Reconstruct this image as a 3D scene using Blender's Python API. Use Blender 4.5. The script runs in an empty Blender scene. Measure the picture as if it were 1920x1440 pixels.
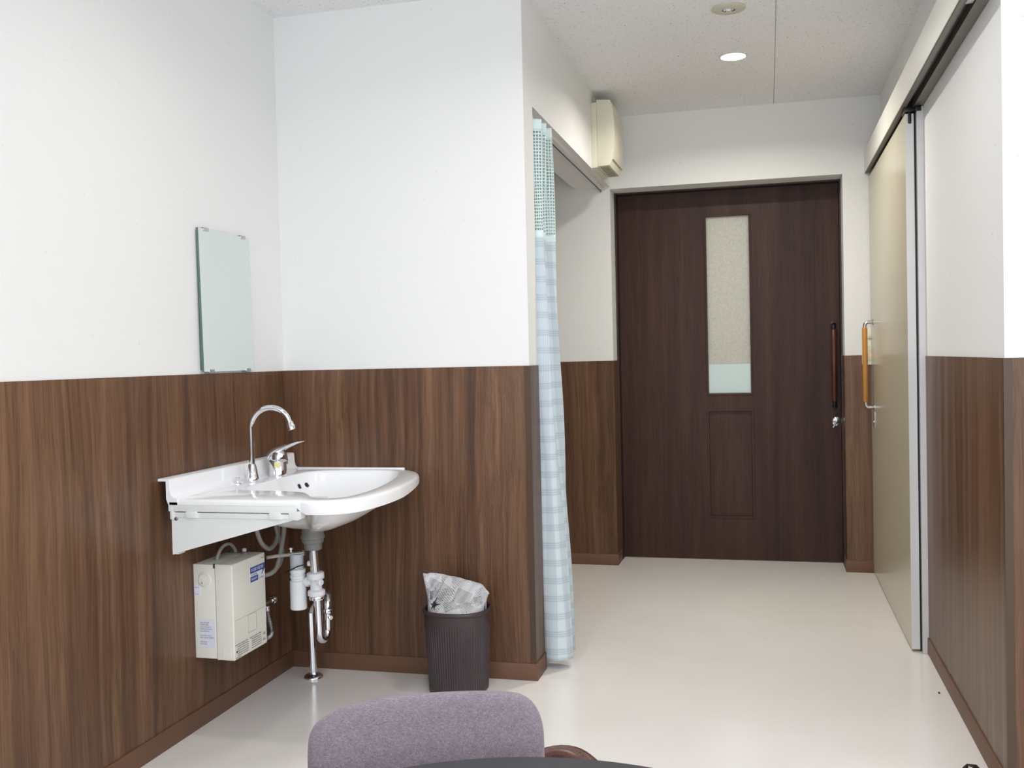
import bpy, bmesh, math, random
from mathutils import Vector, Matrix
random.seed(7)
S = bpy.context.scene
C = S.collection
PI = math.pi

# ------------------------------------------------------------------ camera
def cam_setup():
    yaw, pitch, roll, f = 0.2527, -0.0265, -0.0233, 1860.86
    fw = Vector((-math.sin(yaw)*math.cos(pitch), math.cos(yaw)*math.cos(pitch), math.sin(pitch)))
    r = Vector((math.cos(yaw), math.sin(yaw), 0)); u = r.cross(fw)
    c, s = math.cos(roll), math.sin(roll)
    r2 = c*r + s*u; u2 = -s*r + c*u
    cd = bpy.data.cameras.new('camera'); cam = bpy.data.objects.new('camera', cd); C.objects.link(cam)
    m = Matrix(((r2.x, u2.x, -fw.x, 1.7343), (r2.y, u2.y, -fw.y, -3.344), (r2.z, u2.z, -fw.z, 1.1287), (0, 0, 0, 1)))
    cam.matrix_world = m
    cd.sensor_width = 36; cd.lens = 36*f/1920; cd.clip_start = 0.05
    S.camera = cam
cam_setup()

# ------------------------------------------------------------------ world, lights, exposure
S.view_settings.view_transform = 'Standard'; S.view_settings.look = 'None'
S.view_settings.gamma = 1; S.view_settings.use_curve_mapping = False
S.view_settings.exposure = 0.0
W = bpy.data.worlds.new('world'); S.world = W; W.use_nodes = True
W.node_tree.nodes['Background'].inputs[0].default_value = (0.75, 0.87, 1, 1)
W.node_tree.nodes['Background'].inputs[1].default_value = 1.0
def area(name, loc, rot, sx, sy, power, col, spread=PI):
    l = bpy.data.lights.new(name, 'AREA'); l.shape = 'RECTANGLE'; l.size = sx; l.size_y = sy
    l.energy = power; l.color = col; l.spread = spread
    o = bpy.data.objects.new(name, l); C.objects.link(o); o.location = loc; o.rotation_euler = rot
    return o
area('window_daylight', (2.0, -5.08, 1.45), (PI/2-math.radians(18), 0, 0), 3.6, 1.6, 66, (0.90, 0.95, 1.0))
area('side_window_daylight', (4.50, -3.0, 1.45), (0, PI/2-math.radians(18), 0), 1.6, 3.0, 39, (0.89, 0.945, 1.0))
area('added_hall_backlight', (1.5, 3.3, 2.36), (0, 0, 0), 1.2, 0.6, 36, (1.0, 0.98, 0.95))  # added lamp in the unseen hall, so the frosted glass looks lit from behind
def disk(name, loc, size, power, col):
    l = bpy.data.lights.new(name, 'AREA'); l.shape = 'DISK'; l.size = size; l.energy = power; l.color = col; l.spread = math.radians(157)
    o = bpy.data.objects.new(name, l); C.objects.link(o); o.location = loc; return o
disk('downlight_beam', (1.612, 1.034, 2.384), .10, 15, (1.0, .96, .87))
disk('added_mid_floor_fill', (1.612, -.55, 2.384), .10, 4.5, (1.0, .97, .93))  # added fill without a fitting, brightens the middle of the floor
disk('added_left_floor_fill', (.9, -1.1, 2.384), .10, 4, (1.0, .97, .93))  # another added fill, lifts the floor towards the left corner
area('added_room_fill', (2.2, -2.6, 2.37), (0, 0, 0), 1.2, 1.2, 24, (0.98, 0.98, 1.0))  # added overhead fill, no fixture here; brightens the near floor

# ------------------------------------------------------------------ dimensions
X1 = 0.9336; Y2 = 1.9362; HC = 2.393; WH = 1.10; ZD = 2.0136; XR = 2.1118; XL = 0.9339
YC = 0.137; XW = 2.2965; Y4 = -0.684; YD = 2.157; YF = -5.2; XE = 4.6
BH = 0.060; BT = 0.008

# ------------------------------------------------------------------ materials
def lin(c):
    return tuple(((v/255)/12.92 if v/255 <= .04045 else ((v/255+.055)/1.055)**2.4) for v in c) + (1,)
def mat(name, col, rough=0.5, metal=0.0, spec=0.5, **kw):
    m = bpy.data.materials.new(name); m.use_nodes = True
    b = m.node_tree.nodes['Principled BSDF']
    b.inputs['Base Color'].default_value = lin(col); b.inputs['Roughness'].default_value = rough
    b.inputs['Metallic'].default_value = metal; b.inputs['Specular IOR Level'].default_value = spec
    for k, v in kw.items(): b.inputs[k].default_value = v
    return m
def nd(m, t, **kw):
    n = m.node_tree.nodes.new(t)
    for k, v in kw.items(): setattr(n, k, v)
    return n
def lk(m, a, b): m.node_tree.links.new(a, b)
def bsdf(m): return m.node_tree.nodes['Principled BSDF']
def coords(m, scale, kind='Object', rot=(0, 0, 0)):
    t = nd(m, 'ShaderNodeTexCoord'); mp = nd(m, 'ShaderNodeMapping')
    mp.inputs['Scale'].default_value = scale; mp.inputs['Rotation'].default_value = rot
    lk(m, t.outputs[kind], mp.inputs['Vector']); return mp.outputs['Vector']
def noise(m, vec, scale, detail=3, rough=.5, dist=0):
    n = nd(m, 'ShaderNodeTexNoise'); n.inputs['Scale'].default_value = scale
    n.inputs['Detail'].default_value = detail; n.inputs['Roughness'].default_value = rough
    n.inputs['Distortion'].default_value = dist
    lk(m, vec, n.inputs['Vector']); return n.outputs['Fac']
def ramp(m, fac, stops):
    r = nd(m, 'ShaderNodeValToRGB'); e = r.color_ramp.elements
    while len(e) < len(stops): e.new(.5)
    for i, (p, c) in enumerate(stops): e[i].position = p; e[i].color = lin(c)
    lk(m, fac, r.inputs['Fac']); return r.outputs['Color']
def mixc(m, fac, a, b, mode='MIX'):
    n = nd(m, 'ShaderNodeMix', data_type='RGBA', blend_type=mode)
    for s, v in ((n.inputs[0], fac), (n.inputs[6], a), (n.inputs[7], b)):
        if hasattr(v, 'links'): lk(m, v, s)
        else: s.default_value = v
    return n.outputs[2]
def bump(m, fac, strength, dist=.002):
    b = nd(m, 'ShaderNodeBump'); b.inputs['Strength'].default_value = strength; b.inputs['Distance'].default_value = dist
    lk(m, fac, b.inputs['Height']); lk(m, b.outputs['Normal'], bsdf(m).inputs['Normal'])

def wood(name, dark, mid, light, rough=.38, band=15., fine=130., spec=.5, wave=.03):
    m = mat(name, mid, rough, spec=spec)
    tc = nd(m, 'ShaderNodeTexCoord'); vec = tc.outputs['Object']
    # slow sideways drift of the grain with height
    mp = nd(m, 'ShaderNodeMapping'); mp.inputs['Scale'].default_value = (3, 3, 1.3); lk(m, vec, mp.inputs['Vector'])
    dn = nd(m, 'ShaderNodeTexNoise'); dn.inputs['Scale'].default_value = 1.0; dn.inputs['Detail'].default_value = 2
    lk(m, mp.outputs[0], dn.inputs['Vector'])
    sub = nd(m, 'ShaderNodeVectorMath', operation='SUBTRACT'); lk(m, dn.outputs['Color'], sub.inputs[0]); sub.inputs[1].default_value = (.5, .5, .5)
    sc = nd(m, 'ShaderNodeVectorMath', operation='MULTIPLY'); lk(m, sub.outputs[0], sc.inputs[0]); sc.inputs[1].default_value = (wave*2, wave*2, 0)
    ad = nd(m, 'ShaderNodeVectorMath', operation='ADD'); lk(m, vec, ad.inputs[0]); lk(m, sc.outputs[0], ad.inputs[1])
    def st(sx, sz):
        q = nd(m, 'ShaderNodeMapping'); q.inputs['Scale'].default_value = (sx, sx, sz); lk(m, ad.outputs[0], q.inputs['Vector']); return q.outputs[0]
    n1 = noise(m, st(band, .45), 1, 4, .55)
    n2 = noise(m, st(band*3.5, .8), 1, 4, .6)
    n3 = noise(m, st(fine*2.2, 5), 1, 3, .7)
    c1 = ramp(m, n1, ((.32, dark), (.5, mid), (.66, light)))
    c2 = ramp(m, n2, ((.34, dark), (.52, mid), (.70, light)))
    c = mixc(m, .5, c1, c2)
    c3 = ramp(m, n3, ((.3, (150, 150, 150)), (.55, (255, 255, 255)), (.8, (255, 255, 255))))
    c = mixc(m, .6, c, c3, 'MULTIPLY')
    lk(m, c, bsdf(m).inputs['Base Color'])
    bump(m, n3, .12, .001)
    return m
M = {}
M['wood'] = wood('brown_wood_laminate', (72, 49, 34), (107, 76, 55), (136, 101, 75), rough=.36, spec=.4)
M['doorwood'] = wood('dark_door_laminate', (54, 34, 29), (70, 47, 40), (86, 60, 52), rough=.42, spec=.2, band=6, fine=160, wave=.004)
M['base'] = mat('brown_vinyl_baseboard', (110, 78, 58), .5)
M['trimdark'] = mat('brown_corner_trim', (74, 53, 36), .4)
M['doorframe'] = mat('dark_frame', (52, 34, 31), .45)
# wallpaper
def wallpaper():
    m = mat('white_fibre_wallpaper', (236, 236, 235), .75, spec=.3)
    v = coords(m, (1, 1, 1))
    n = noise(m, v, 260, 3, .6); n2 = noise(m, coords(m, (40, 40, 40)), 1, 5, .8)
    sp = ramp(m, n2, ((.27, (214, 212, 206)), (.36, (255, 255, 255))))
    c = mixc(m, 1.0, lin((236, 236, 235)), sp, 'MULTIPLY')
    lk(m, c, bsdf(m).inputs['Base Color']); bump(m, n, .25, .001); return m
M['paper'] = wallpaper()
def ceilmat():
    m = mat('speckled_ceiling_board', (226, 226, 226), .85, spec=.2)
    n = noise(m, coords(m, (110, 110, 110)), 1, 2, .6)
    sp = ramp(m, n, ((.27, (158, 157, 155)), (.34, (236, 236, 237)), (.5, (242, 242, 244))))
    lk(m, sp, bsdf(m).inputs['Base Color']); bump(m, n, .2, .001); return m
M['ceil'] = ceilmat()
def floormat():
    m = mat('polished_beige_vinyl', (234, 228, 222), .16, spec=.5)
    n = noise(m, coords(m, (1.5, 1.5, 1.5)), 1, 4, .6); n2 = noise(m, coords(m, (60, 60, 60)), 1, 3, .6)
    c = ramp(m, n, ((.3, (234, 230, 225)), (.7, (240, 236, 232)))); lk(m, c, bsdf(m).inputs['Base Color'])
    r = nd(m, 'ShaderNodeMapRange'); r.inputs[3].default_value = .14; r.inputs[4].default_value = .24
    lk(m, n, r.inputs[0]); lk(m, r.outputs[0], bsdf(m).inputs['Roughness']); bump(m, n2, .05, .001); return m
M['floor'] = floormat()
M['cream'] = mat('cream_door_laminate', (203, 195, 172), .22)
M['white'] = mat('white_painted_steel', (228, 228, 228), .4)
M['headerwhite'] = mat('off_white_steel_cover', (220, 218, 210), .45)
M['rail'] = mat('grey_aluminium_rail', (120, 116, 106), .4, .6)
M['black'] = mat('black_plastic', (22, 20, 20), .35)
M['chrome'] = mat('polished_chrome', (225, 226, 230), .06, 1.0)
M['steel'] = mat('satin_steel', (190, 190, 188), .28, 1.0)
M['resin'] = mat('white_resin_basin', (250, 251, 253), .12, spec=.55)
M['bracket'] = mat('white_powder_coat', (236, 240, 238), .4)
M['beige'] = mat('ivory_plastic', (240, 239, 228), .45)
M['ivory'] = mat('ventilator_ivory', (228, 224, 204), .45)
M['greyabs'] = mat('grey_pvc', (128, 126, 120), .4)
M['whitepvc'] = mat('white_pvc', (238, 240, 244), .35)
M['frost'] = mat('translucent_plastic', (196, 200, 208), .3)
M['hose'] = mat('grey_hose_rubber', (168, 164, 156), .45)
M['braid'] = mat('ribbed_steel_hose', (190, 190, 190), .3, .9)
M['paperwhite'] = mat('white_sticker', (232, 234, 246), .5)
M['blue'] = mat('blue_print', (62, 76, 158), .5)
M['ink'] = mat('grey_ink', (96, 98, 110), .6)
M['inkdark'] = mat('dark_ink', (40, 40, 46), .6)
M['yellow'] = mat('yellow_tag', (232, 232, 160), .5)
M['greysticker'] = mat('grey_sticker', (126, 128, 138), .4)
M['binplastic'] = mat('dark_brown_plastic', (62, 52, 54), .38)
M['tabletop'] = mat('charcoal_laminate', (52, 53, 58), .45)
M['darkwood'] = wood('dark_walnut_wood', (58, 32, 26), (84, 50, 42), (104, 66, 56), rough=.25, band=20, wave=.01)
M['handlewood'] = mat('honey_wood', (190, 134, 62), .4)
M['handledark'] = mat('dark_stained_wood', (82, 42, 26), .3)
M['red'] = mat('red_indicator_lamp', (255, 60, 60), .4); bsdf(M['red']).inputs['Emission Color'].default_value = (1, .06, .04, 1); bsdf(M['red']).inputs['Emission Strength'].default_value = 3
M['mirror'] = mat('silvered_mirror', (228, 235, 231), .01, 1.0)
M['glassedge'] = mat('green_glass_edge', (92, 118, 112), .15)
M['film'] = mat('pale_aqua_film', (206, 222, 224), .5); 
def fabric():
    m = mat('mauve_weave', (150, 138, 156), .9, spec=.2)
    a = noise(m, coords(m, (1500, 1500, 260)), 1, 2, .7); b = noise(m, coords(m, (260, 260, 1500)), 1, 2, .7)
    w = nd(m, 'ShaderNodeMath', operation='ADD'); lk(m, a, w.inputs[0]); lk(m, b, w.inputs[1])
    w2 = nd(m, 'ShaderNodeMath', operation='MULTIPLY'); lk(m, w.outputs[0], w2.inputs[0]); w2.inputs[1].default_value = .5
    big = noise(m, coords(m, (110, 110, 110)), 1, 3, .6)
    c = ramp(m, w2.outputs[0], ((.36, (88, 78, 88)), (.5, (122, 110, 120)), (.64, (160, 150, 158))))
    c = mixc(m, .30, c, ramp(m, big, ((.3, (106, 95, 104)), (.7, (136, 124, 132)))))
    lk(m, c, bsdf(m).inputs['Base Color']); bump(m, w2.outputs[0], .5, .002)
    bsdf(m).inputs['Sheen Weight'].default_value = .25; return m
M['fabric'] = fabric()
def curtainmat():
    m = mat('aqua_check_curtain', (212, 226, 236), .8, spec=.15)
    t = nd(m, 'ShaderNodeTexCoord'); sx = nd(m, 'ShaderNodeSeparateXYZ'); lk(m, t.outputs['UV'], sx.inputs[0])
    def lines(sock, period, offs, width):
        out = None
        for o_ in offs:
            a = nd(m, 'ShaderNodeMath', operation='ADD'); lk(m, sock, a.inputs[0]); a.inputs[1].default_value = o_
            d = nd(m, 'ShaderNodeMath', operation='PINGPONG'); lk(m, a.outputs[0], d.inputs[0]); d.inputs[1].default_value = period/2
            l = nd(m, 'ShaderNodeMath', operation='LESS_THAN'); lk(m, d.outputs[0], l.inputs[0]); l.inputs[1].default_value = width
            if out is None: out = l.outputs[0]
            else:
                x = nd(m, 'ShaderNodeMath', operation='MAXIMUM'); lk(m, out, x.inputs[0]); lk(m, l.outputs[0], x.inputs[1]); out = x.outputs[0]
        return out
    h = lines(sx.outputs[1], .064, (0, .008, -.008), .0011)
    hb = lines(sx.outputs[1], .064, (0,), .013)
    v = lines(sx.outputs[0], .064, (0, .006, -.006, .012, -.012), .0012)
    vb = lines(sx.outputs[0], .064, (0,), .017)
    c = mixc(m, 0.0, lin((234, 245, 251)), lin((234, 245, 251)))
    def over(c, fac, k, col):
        mu = nd(m, 'ShaderNodeMath', operation='MULTIPLY'); lk(m, fac, mu.inputs[0]); mu.inputs[1].default_value = k
        return mixc(m, mu.outputs[0], c, lin(col))
    c = over(c, hb, .28, (196, 208, 218)); c = over(c, vb, .25, (186, 204, 214))
    c = over(c, h, .32, (150, 166, 184)); c = over(c, v, .22, (160, 178, 196))
    lk(m, c, bsdf(m).inputs['Base Color'])
    tr = nd(m, 'ShaderNodeBsdfTranslucent'); lk(m, c, tr.inputs[0]); ms = nd(m, 'ShaderNodeMixShader'); ms.inputs[0].default_value = .2
    lk(m, bsdf(m).outputs[0], ms.inputs[1]); lk(m, tr.outputs[0], ms.inputs[2])
    lk(m, ms.outputs[0], m.node_tree.nodes['Material Output'].inputs[0]); return m
M['curtain'] = curtainmat()
M['net'] = mat('aqua_netting', (222, 240, 240), .7)
def newsmat():
    m = mat('newsprint', (206, 206, 209), .8, spec=.2)
    t = nd(m, 'ShaderNodeTexCoord'); mp = nd(m, 'ShaderNodeMapping'); lk(m, t.outputs['UV'], mp.inputs['Vector'])
    mp.inputs['Rotation'].default_value = (0, 0, .55)
    br = nd(m, 'ShaderNodeTexBrick'); lk(m, mp.outputs[0], br.inputs['Vector'])   # columns of lines
    br.inputs['Scale'].default_value = 1; br.inputs['Brick Width'].default_value = .060; br.inputs['Row Height'].default_value = .0070
    br.inputs['Mortar Size'].default_value = .0020; br.inputs['Mortar Smooth'].default_value = .2; br.offset = .0
    n = noise(m, mp.outputs[0], 420, 1, .8)
    cells = nd(m, 'ShaderNodeTexVoronoi'); cells.inputs['Scale'].default_value = 17; lk(m, mp.outputs[0], cells.inputs['Vector'])
    sep = nd(m, 'ShaderNodeSeparateXYZ'); lk(m, cells.outputs['Color'], sep.inputs[0])
    on = nd(m, 'ShaderNodeMath', operation='GREATER_THAN'); lk(m, sep.outputs[0], on.inputs[0]); on.inputs[1].default_value = .35
    g = nd(m, 'ShaderNodeMath', operation='GREATER_THAN'); lk(m, n, g.inputs[0]); g.inputs[1].default_value = .5
    a = nd(m, 'ShaderNodeMath', operation='SUBTRACT'); a.inputs[0].default_value = 1; lk(m, br.outputs['Fac'], a.inputs[1])
    p = nd(m, 'ShaderNodeMath', operation='MULTIPLY'); lk(m, a.outputs[0], p.inputs[0]); lk(m, on.outputs[0], p.inputs[1])
    q = nd(m, 'ShaderNodeMath', operation='MULTIPLY'); lk(m, p.outputs[0], q.inputs[0]); lk(m, g.outputs[0], q.inputs[1])
    q2 = nd(m, 'ShaderNodeMath', operation='MULTIPLY'); lk(m, q.outputs[0], q2.inputs[0]); q2.inputs[1].default_value = .9
    c = mixc(m, q2.outputs[0], lin((208, 208, 211)), lin((58, 58, 66)))
    lk(m, c, bsdf(m).inputs['Base Color']); return m
M['news'] = newsmat()
def glassmat():
    m = mat('frosted_pattern_glass', (196, 196, 186), .55)
    v = noise(m, coords(m, (150, 150, 150)), 1, 2, .6); bump(m, v, .6, .002)
    tr = nd(m, 'ShaderNodeBsdfTranslucent'); tr.inputs[0].default_value = lin((214, 214, 204)); ms = nd(m, 'ShaderNodeMixShader'); ms.inputs[0].default_value = .6
    c = ramp(m, v, ((.3, (196, 195, 188)), (.7, (214, 214, 209)))); lk(m, c, bsdf(m).inputs['Base Color']); lk(m, c, tr.inputs[0])
    lk(m, bsdf(m).outputs[0], ms.inputs[1]); lk(m, tr.outputs[0], ms.inputs[2])
    lk(m, ms.outputs[0], m.node_tree.nodes['Material Output'].inputs[0]); return m
M['frostglass'] = glassmat()
M['lamp'] = mat('lamp_diffuser', (255, 250, 235), .4); bsdf(M['lamp']).inputs['Emission Color'].default_value = (1, .93, .78, 1); bsdf(M['lamp']).inputs['Emission Strength'].default_value = 14
M['lampring'] = mat('ivory_ring', (206, 204, 184), .5)
M['clearglass'] = mat('clear_pane', (235, 245, 245), .02, spec=.5); bsdf(M['clearglass']).inputs['Transmission Weight'].default_value = 1.0

# ------------------------------------------------------------------ mesh helpers
def bm_box(bm, lo, hi, bev=0.0, seg=2):
    v = [bm.verts.new((x, y, z)) for z in (lo[2], hi[2]) for y in (lo[1], hi[1]) for x in (lo[0], hi[0])]
    fs = [bm.faces.new([v[i] for i in q]) for q in ((0, 2, 3, 1), (4, 5, 7, 6), (0, 1, 5, 4), (2, 6, 7, 3), (0, 4, 6, 2), (1, 3, 7, 5))]
    if bev:
        es = list({e for f in fs for e in f.edges})
        bmesh.ops.bevel(bm, geom=es, offset=bev, segments=seg, profile=.6, affect='EDGES')
def bm_prism(bm, pts, lo, hi, axis=2, bev=0.0):
    """pts: 2-D outline in the other two axes, extruded from lo to hi along axis"""
    def mk(p, h):
        q = [p[0], p[1]]; q.insert(axis, h); return bm.verts.new(q)
    a = [mk(p, lo) for p in pts]; b = [mk(p, hi) for p in pts]; n = len(pts)
    fs = [bm.faces.new(a[::-1]), bm.faces.new(b)]
    for i in range(n): fs.append(bm.faces.new((a[i], a[(i+1) % n], b[(i+1) % n], b[i])))
    bmesh.ops.recalc_face_normals(bm, faces=fs)
    if bev:
        es = list({e for f in fs[:2] for e in f.edges})
        bmesh.ops.bevel(bm, geom=es, offset=bev, segments=2, profile=.6, affect='EDGES')
def bm_lathe(bm, prof, loc=(0, 0, 0), axis=Vector((0, 0, 1)), seg=32, caps=True):
    """prof: list of (radius, height)"""
    axis = Vector(axis).normalized(); q = Vector((0, 0, 1)).rotation_difference(axis); loc = Vector(loc)
    rings = []
    for r, h in prof:
        rings.append([bm.verts.new(loc + q @ Vector((r*math.cos(2*PI*i/seg), r*math.sin(2*PI*i/seg), h))) for i in range(seg)])
    for a, b in zip(rings, rings[1:]):
        for i in range(seg): bm.faces.new((a[i], a[(i+1) % seg], b[(i+1) % seg], b[i]))
    if caps:
        bm.faces.new(rings[0][::-1]); bm.faces.new(rings[-1])
def smooth_path(pts, n=8):
    pts = [Vector(p) for p in pts]; out = []
    P = [pts[0]*2-pts[1]] + pts + [pts[-1]*2-pts[-2]]
    for i in range(1, len(P)-2):
        for k in range(n):
            t = k/n; a, b, c, d = P[i-1], P[i], P[i+1], P[i+2]
            out.append(.5*((2*b) + (c-a)*t + (2*a-5*b+4*c-d)*t*t + (3*b-a-3*c+d)*t**3))
    out.append(pts[-1]); return out
def bm_tube(bm, path, r, seg=14, caps=True):
    path = [Vector(p) for p in path]; n = len(path)
    rr = r if callable(r) else (lambda t: r)
    T = [(path[min(i+1, n-1)]-path[max(i-1, 0)]).normalized() for i in range(n)]
    up = Vector((0, 0, 1)) if abs(T[0].z) < .9 else Vector((1, 0, 0))
    N = T[0].cross(up).normalized(); rings = []
    for i in range(n):
        if i: N = (N - T[i]*N.dot(T[i])).normalized()
        B = T[i].cross(N); ra = rr(i/(n-1))
        rings.append([bm.verts.new(path[i] + ra*(math.cos(2*PI*k/seg)*N + math.sin(2*PI*k/seg)*B)) for k in range(seg)])
    for a, b in zip(rings, rings[1:]):
        for k in range(seg): bm.faces.new((a[k], b[k], b[(k+1) % seg], a[(k+1) % seg]))
    if caps: bm.faces.new(rings[0]); bm.faces.new(rings[-1][::-1])
def obj(name, bm, m, parent=None, smooth=False, angle=40):
    bmesh.ops.recalc_face_normals(bm, faces=bm.faces)
    me = bpy.data.meshes.new(name); bm.to_mesh(me); bm.free()
    me.materials.append(M[m] if isinstance(m, str) else m)
    if smooth:
        for p in me.polygons: p.use_smooth = True
        me.set_sharp_from_angle(angle=math.radians(angle))
    o = bpy.data.objects.new(name, me); C.objects.link(o)
    if parent: 
        o.parent = parent
        w = Vector(parent_world(parent)); o.matrix_parent_inverse = Matrix.Translation(-w)
    return o
def parent_world(p):
    l = Vector(p.location)
    if p.parent: l = l*1.0
    return l
def thing(name, label, cat, loc=(0, 0, 0), group=None):
    o = bpy.data.objects.new(name, None); C.objects.link(o); o.location = loc; o.empty_display_size = .05
    o['label'] = label; o['category'] = cat
    if group: o['group'] = group
    return o
def tag(o, label, cat, group=None):
    o['label'] = label; o['category'] = cat
    if group: o['group'] = group
    return o
def struct(name, bm, m, parent=None, label=None):
    o = obj(name, bm, m, parent)
    if not parent: o['kind'] = 'structure'
    if label: o['label'] = label
    return o
def B(*boxes, bev=0.0):
    bm = bmesh.new()
    for lo, hi in boxes: bm_box(bm, lo, hi, bev)
    return bm
def box(name, lo, hi, m, parent=None, bev=0.0, smooth=False):
    return obj(name, B((lo, hi), bev=bev), m, parent, smooth or bev > 0)

# ------------------------------------------------------------------ room shell
floor = struct('floor', B(((-.3, YF-.1, -.05), (XE+.1, 4.4, 0))), 'floor')
# ceiling: boards with fine open joints under one slab
ceil = struct('ceiling', B(((-.3, YF-.1, HC+.012), (XE+.1, 4.4, HC+.06))), 'doorframe')
g = .0009
xs = [-.3, .874, 1.784, 2.694, 3.604, XE+.1]; ys = [4.4, 2.85, 1.03, -.79, -2.61, -4.43, YF-.1]
for i in range(len(xs)-1):
    for j in range(len(ys)-1):
        struct('ceiling_board', B(((xs[i]+g, ys[j+1]+g*.35, HC), (xs[i+1]-g, ys[j]-g*.35, HC+.012))), 'ceil', ceil)

wl = struct('wall_left', B(((-.12, YF, 0), (0, 0, HC))), 'paper')
struct('wainscot_panel', B(((0, YF, BH-.005), (.003, 0, WH))), 'wood', wl, 'brown wood-grain laminate wainscot')
wb = struct('wall_back', B(((-.12, 0, 0), (X1, YC, HC))), 'paper')
struct('wainscot_panel', B(((0.003, -.003, BH-.005), (X1-.017, 0, WH))), 'wood', wb)
struct('side_panel', B(((X1, .0041, BH-.005), (X1+.0022, YC-.001, WH))), 'wood', wb)
struct('corner_trim', B(((X1-.017, -.0045, BH-.004), (X1+.0035, .0, WH)), ((X1, 0, BH-.004), (X1+.0035, .004, WH))), 'trimdark', wb)
wh = struct('wall_corridor_left', B(((.745, YC, 2.024), (X1, Y2, HC))), 'paper')
wa = struct('wall_alcove', B(((-.12, YC, 0), (-.02, Y2, HC))), 'paper')
struct('wainscot_panel', B(((-.02, YC, BH-.005), (-.017, Y2, WH))), 'wood', wa)
wf = struct('wall_far', B(((-.12, Y2, 0), (XL, YD+.06, HC)), ((XR, Y2, 0), (XE, YD+.06, HC)), ((XL, Y2, ZD), (XR, YD+.06, HC))), 'paper')
struct('wainscot_panel', B(((-.017, Y2-.003, BH-.005), (XL, Y2, WH)), ((XL, Y2-.003, BH-.005), (XL+.003, Y2+.14, WH))), 'wood', wf)
struct('wainscot_panel', B(((XR, Y2-.003, BH-.005), (XW, Y2, WH)), ((XR-.003, Y2-.003, BH-.005), (XR, Y2+.14, WH))), 'wood', wf)
wr = struct('wall_right', B(((XW, Y4, 0), (XW+.14, Y2, HC))), 'paper')
struct('wainscot_panel', B(((XW-.003, Y4+.001, BH-.005), (XW, .56, WH))), 'wood', wr)
we = struct('wall_right_return', B(((XW+.14, Y4, 0), (XE, Y4+.12, HC))), 'paper')
struct('wainscot_panel', B(((XW+.016, Y4-.003, BH-.005), (XE, Y4, WH))), 'wood', we)
struct('corner_trim', B(((XW-.0035, Y4-.0045, BH-.004), (XW+.016, Y4, WH)), ((XW-.0035, Y4, BH-.004), (XW, Y4+.004, WH))), 'trimdark', wr)
wx = struct('wall_outer_right', B(((XE, YF, 0), (XE+.1, Y4, HC))), 'paper')
struct('wainscot_panel', B(((XE-.003, YF, BH-.005), (XE, Y4, WH))), 'wood', wx)
# window wall behind the camera: opening with frame, mullions and panes
wn = struct('wall_front', B(((-.12, YF-.12, 0), (XE+.1, YF, .6)), ((-.12, YF-.12, 2.28), (XE+.1, YF, HC)), ((-.12, YF-.12, .6), (.15, YF, 2.28)), ((3.9, YF-.12, .6), (XE+.1, YF, 2.28))), 'paper')
win = struct('window_1', B(((.15, YF-.08, .6), (3.9, YF-.03, .65)), ((.15, YF-.08, 2.23), (3.9, YF-.03, 2.28)), *[((x-.025, YF-.08, .65), (x+.025, YF-.03, 2.23)) for x in (.175, 1.1, 2.03, 2.95, 3.875)]), 'white')
for x0, x1 in ((.2, 1.075), (1.125, 2.005), (2.055, 2.925), (2.975, 3.85)):
    struct('pane', B(((x0, YF-.058, .65), (x1, YF-.052, 2.23))), 'clearglass', win)
# hall behind the dark door
struct('wall_outer_hall', B(((-.12, 4.0, 0), (3.2, 4.1, HC)), ((-.12, YD+.06, 0), (-.02, 4.0, HC)), ((3.1, YD+.06, 0), (3.2, 4.0, HC))), 'paper')
# baseboards
def baseb(name, *bx): 
    bm = bmesh.new()
    for lo, hi in bx: bm_box(bm, lo, hi, .0015, 2)
    o = obj(name, bm, 'base', smooth=True); o['kind'] = 'structure'
baseb('baseboard_left', ((0, YF, 0), (BT, 0, BH)))
baseb('baseboard_back', ((BT, -BT, 0), (X1+BT, 0, BH)), ((X1, -.001, 0), (X1+BT, YC, BH)))
baseb('baseboard_alcove', ((-.02, YC, 0), (-.02+BT, Y2, BH)))
baseb('baseboard_far_left', ((-.012, Y2-BT, 0), (XL+BT, Y2, BH)), ((XL, Y2-.001, 0), (XL+BT, Y2+.14, BH)))
baseb('baseboard_far_right', ((XR-BT, Y2-BT, 0), (XW, Y2, BH)), ((XR-BT, Y2-.001, 0), (XR, Y2+.14, BH)))
baseb('baseboard_right', ((XW-BT, Y4-BT, 0), (XW, .556, BH)))
baseb('baseboard_right_return', ((XW, Y4-BT, 0), (XE, Y4, BH)))
baseb('baseboard_outer_right', ((XE-BT, YF, 0), (XE, Y4-BT, BH)))

# ------------------------------------------------------------------ dark door with frosted glass (door_1)
d1 = struct('door_1', B(((XL+.0102, YD, .003), (1.420, YD+.038, ZD-.0082)), ((1.645, YD, .003), (XR-.0082, YD+.038, ZD-.0082)),
                        ((1.420, YD, 1.866), (1.645, YD+.038, ZD-.0082)), ((1.420, YD, .003), (1.645, YD+.038, .24)), ((1.420, YD, .812), (1.645, YD+.038, .908))), 'doorwood')
struct('door_frame', B(((XL, Y2+.14, 0), (XL+.010, YD+.06, ZD)), ((XR-.008, Y2+.14, 0), (XR, YD+.06, ZD)), ((XL, Y2+.15, ZD-.008), (XR, YD+.06, ZD))), 'doorframe', d1)
struct('glass_pane', B(((1.418, YD+.014, .906), (1.647, YD+.020, 1.868))), 'frostglass', d1)
struct('privacy_film', B(((1.423, YD+.0125, .911), (1.642, YD+.0138, 1.066))), 'film', d1, 'pale aqua strip at foot of the glass')
bm = bmesh.new()
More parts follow.
